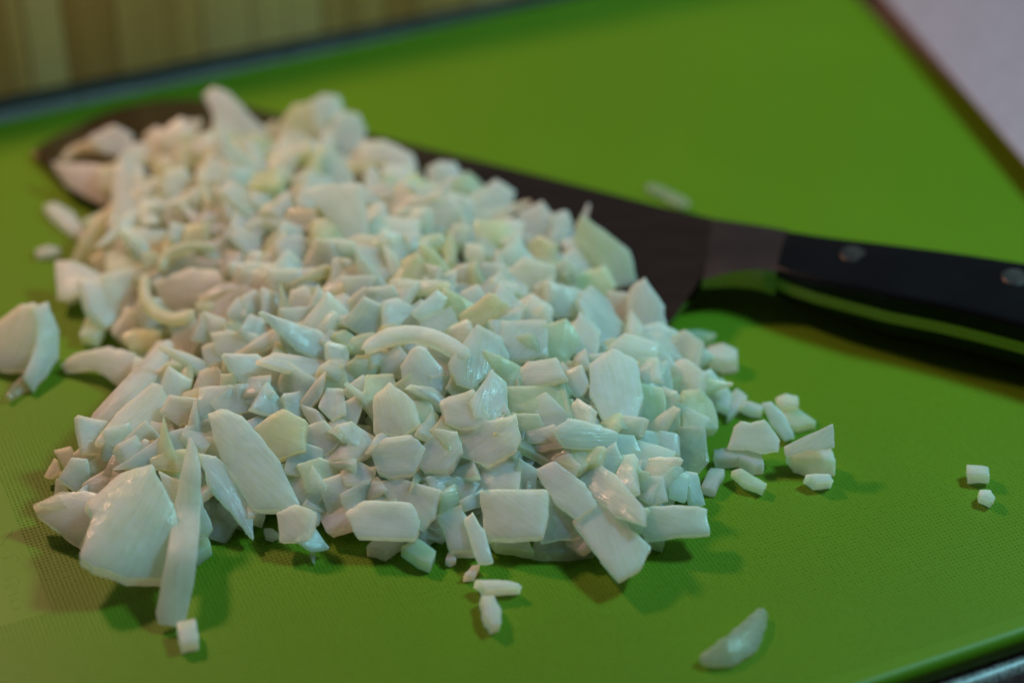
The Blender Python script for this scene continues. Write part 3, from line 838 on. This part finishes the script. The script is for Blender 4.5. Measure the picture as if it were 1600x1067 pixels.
# ---------------------------------------------------------------- small dice of the heap: each its own object on the surface, the buried rest as one mass
def inpoly(p, poly): return len(poly) > 3 and inside(p, poly)
def nice_shape(r, s):
    k = r.choice((4, 4, 4, 5, 5, 3)); a0 = r.uniform(0, 6.28); el = r.uniform(0.65, 1.0); out = []
    for i in range(k):
        a = a0+2*math.pi*(i+r.uniform(-.17, .17))/k; q = s*r.uniform(0.85, 1.1); out.append((q*math.cos(a), q*el*math.sin(a)))
    return out
rv = random.Random(21); lib = []
for i in range(26):
    s = rv.choice((0.0044, 0.0052, 0.0060, 0.0068, 0.0076))*rv.uniform(.93, 1.07); tt = rv.uniform(0.0016, 0.0042)
    sh = nice_shape(rv, s)
    if i % 4 == 3: sh = [(x*1.8, y*0.5) for x, y in sh]
    lib.append(ring_piece(sh, tt, rv.uniform(-0.2, 0.6), 900+i, sub=3))
libmesh = {}
def rand_rot(r, n):
    q = n.to_track_quat('Z', 'Y').to_matrix() @ Matrix.Rotation(r.uniform(0, 6.28), 3, 'Z')
    return q
spots = []; tries = 0
while tries < 26000 and len(spots) < 900:
    tries += 1
    x = rv.uniform(60, 1150); y = rv.uniform(170, 890)
    p = surf(x, y)
    if p.z < 0.004: continue
    md = 22 if y < 480 else 24
    if all((x-a)**2+(y-b)**2 > md*md for a, b, _ in spots): spots.append((x, y, p))
free = [s for s in spots if not any(inpoly((s[0], s[1]), q) for q in POLYS)]
cov = [s for s in spots if s not in free]
rv.shuffle(free)
room = 298-count; ones = free[:room]; rest = free[room:]
BUCKET = {}
def place(r, p, lift, one, x, y):
    i = r.randrange(len(lib))
    if i % 4 == 3 and H(p.x, p.y) < 0.011: i -= 1
    n = (UP*0.6+(CAM-p).normalized()*0.5+Vector((r.uniform(-.6, .6), r.uniform(-.5, .45), 0))).normalized()
    M = (rand_rot(r, n)).to_4x4(); sc = r.uniform(0.85, 1.12); M = M @ Matrix.Scale(sc, 4)
    M.translation = p+UP*lift
    tint = r.choices('wpbgy', (32, 26, 20, 12, 10))[0]
    if one:
        key = (i, tint)
        if key not in libmesh:
            me = mesh('onion_cube', *lib[i]); me.set_sharp_from_angle(angle=R(38)); me.materials.append(ON[tint]); libmesh[key] = me
        o = bpy.data.objects.new('onion_cube', libmesh[key]); C.objects.link(o); o.matrix_world = M
        z = zone(x, y)
        tag(o, '%s %s onion dice %s' % ('small' if sc < 0.98 else 'medium', TINT[tint], where(x, y)), 'onion piece', 'chopped onion on the %s of the heap' % z)
    else:
        vs, fs = BUCKET.setdefault(tint, ([], [])); b = len(vs)
        vs += [M @ v for v in lib[i][0]]; fs += [tuple(b+k for k in f) for f in lib[i][1]]
for x, y, p in ones: place(rv, p, 0.0005, True, x, y)
for x, y, p in rest: place(rv, p, 0.0002, False, x, y)
for x, y, p in cov:
    if H(p.x, p.y) > 0.008: place(rv, p, -0.0028, False, x, y)
for k in range(520):      # deeper fill
    x = rv.uniform(60, 1130); y = rv.uniform(200, 870); p = surf(x, y)
    if p.z > 0.010: place(rv, p, -rv.uniform(0.0065, 0.0085), False, x, y)
allv, allf, mi = [], [], []
mats = list(BUCKET)
for mt in mats:
    b = len(allv); allv += BUCKET[mt][0]; allf += [tuple(b+k for k in f) for f in BUCKET[mt][1]]; mi += [mats.index(mt)]*len(BUCKET[mt][1])
me = bpy.data.meshes.new('chopped_onion'); me.from_pydata([tuple(v) for v in allv], [], allf); me.update(); me.shade_smooth()
me.set_sharp_from_angle(angle=R(38))
for mt in mats: me.materials.append(ON[mt])
for p, i in zip(me.polygons, mi): p.material_index = i
o = bpy.data.objects.new('chopped_onion', me); C.objects.link(o)
tag(o, 'mass of small chopped onion filling the inside of the heap on the green board', 'chopped onion', None, 'stuff')
# where several small dice would still read alike, say also what lies on their other side
from collections import Counter
def where2(px, py):
    n, x, y = sorted(MARK, key=lambda m: (m[1]-px)**2+((m[2]-py)*1.2)**2)[1]
    dx, dy = px-x, py-y
    d = ('right of' if dx > 0 else 'left of') if abs(dx) > abs(dy)*1.2 else ('below' if dy > 0 else 'above')
    return ' and '+d+' the '+n
allo = [o for o in scene.objects if 'category' in o.keys()]
used = Counter(o['label'] for o in allo)
def rel(px, py, m):
    dx, dy = px-m[1], py-m[2]
    return (('right of' if dx > 0 else 'left of') if abs(dx) > abs(dy)*1.2 else ('below' if dy > 0 else 'above'))+' the '+m[0]
for o in allo:
    if used[o['label']] < 2: continue
    q = proj(o.matrix_world.translation); l0 = o['label']
    near = sorted(MARK, key=lambda m: (m[1]-q[0])**2+((m[2]-q[1])*1.2)**2)[:6]
    kind = ' '.join(l0.split(' onion ')[0].split())
    cands = [l0+' and '+rel(*q, near[k]) for k in (1, 2)]+[kind+' dice '+rel(*q, near[i])+' and '+rel(*q, near[j]) for i, j in ((0, 1), (0, 2), (1, 2), (0, 3), (1, 3), (2, 3), (0, 4), (1, 4), (2, 4), (3, 4), (0, 5), (1, 5))]+[kind+' onion dice '+rel(*q, near[k]) for k in (1, 2, 3)]
    for l in cands:
        if len(l.split()) <= 16 and used[l] == 0:
            used[l0] -= 1; used[l] += 1; o['label'] = l; break
print('individual pieces', count+len(ones), 'rest', len(rest), 'spots', len(spots))
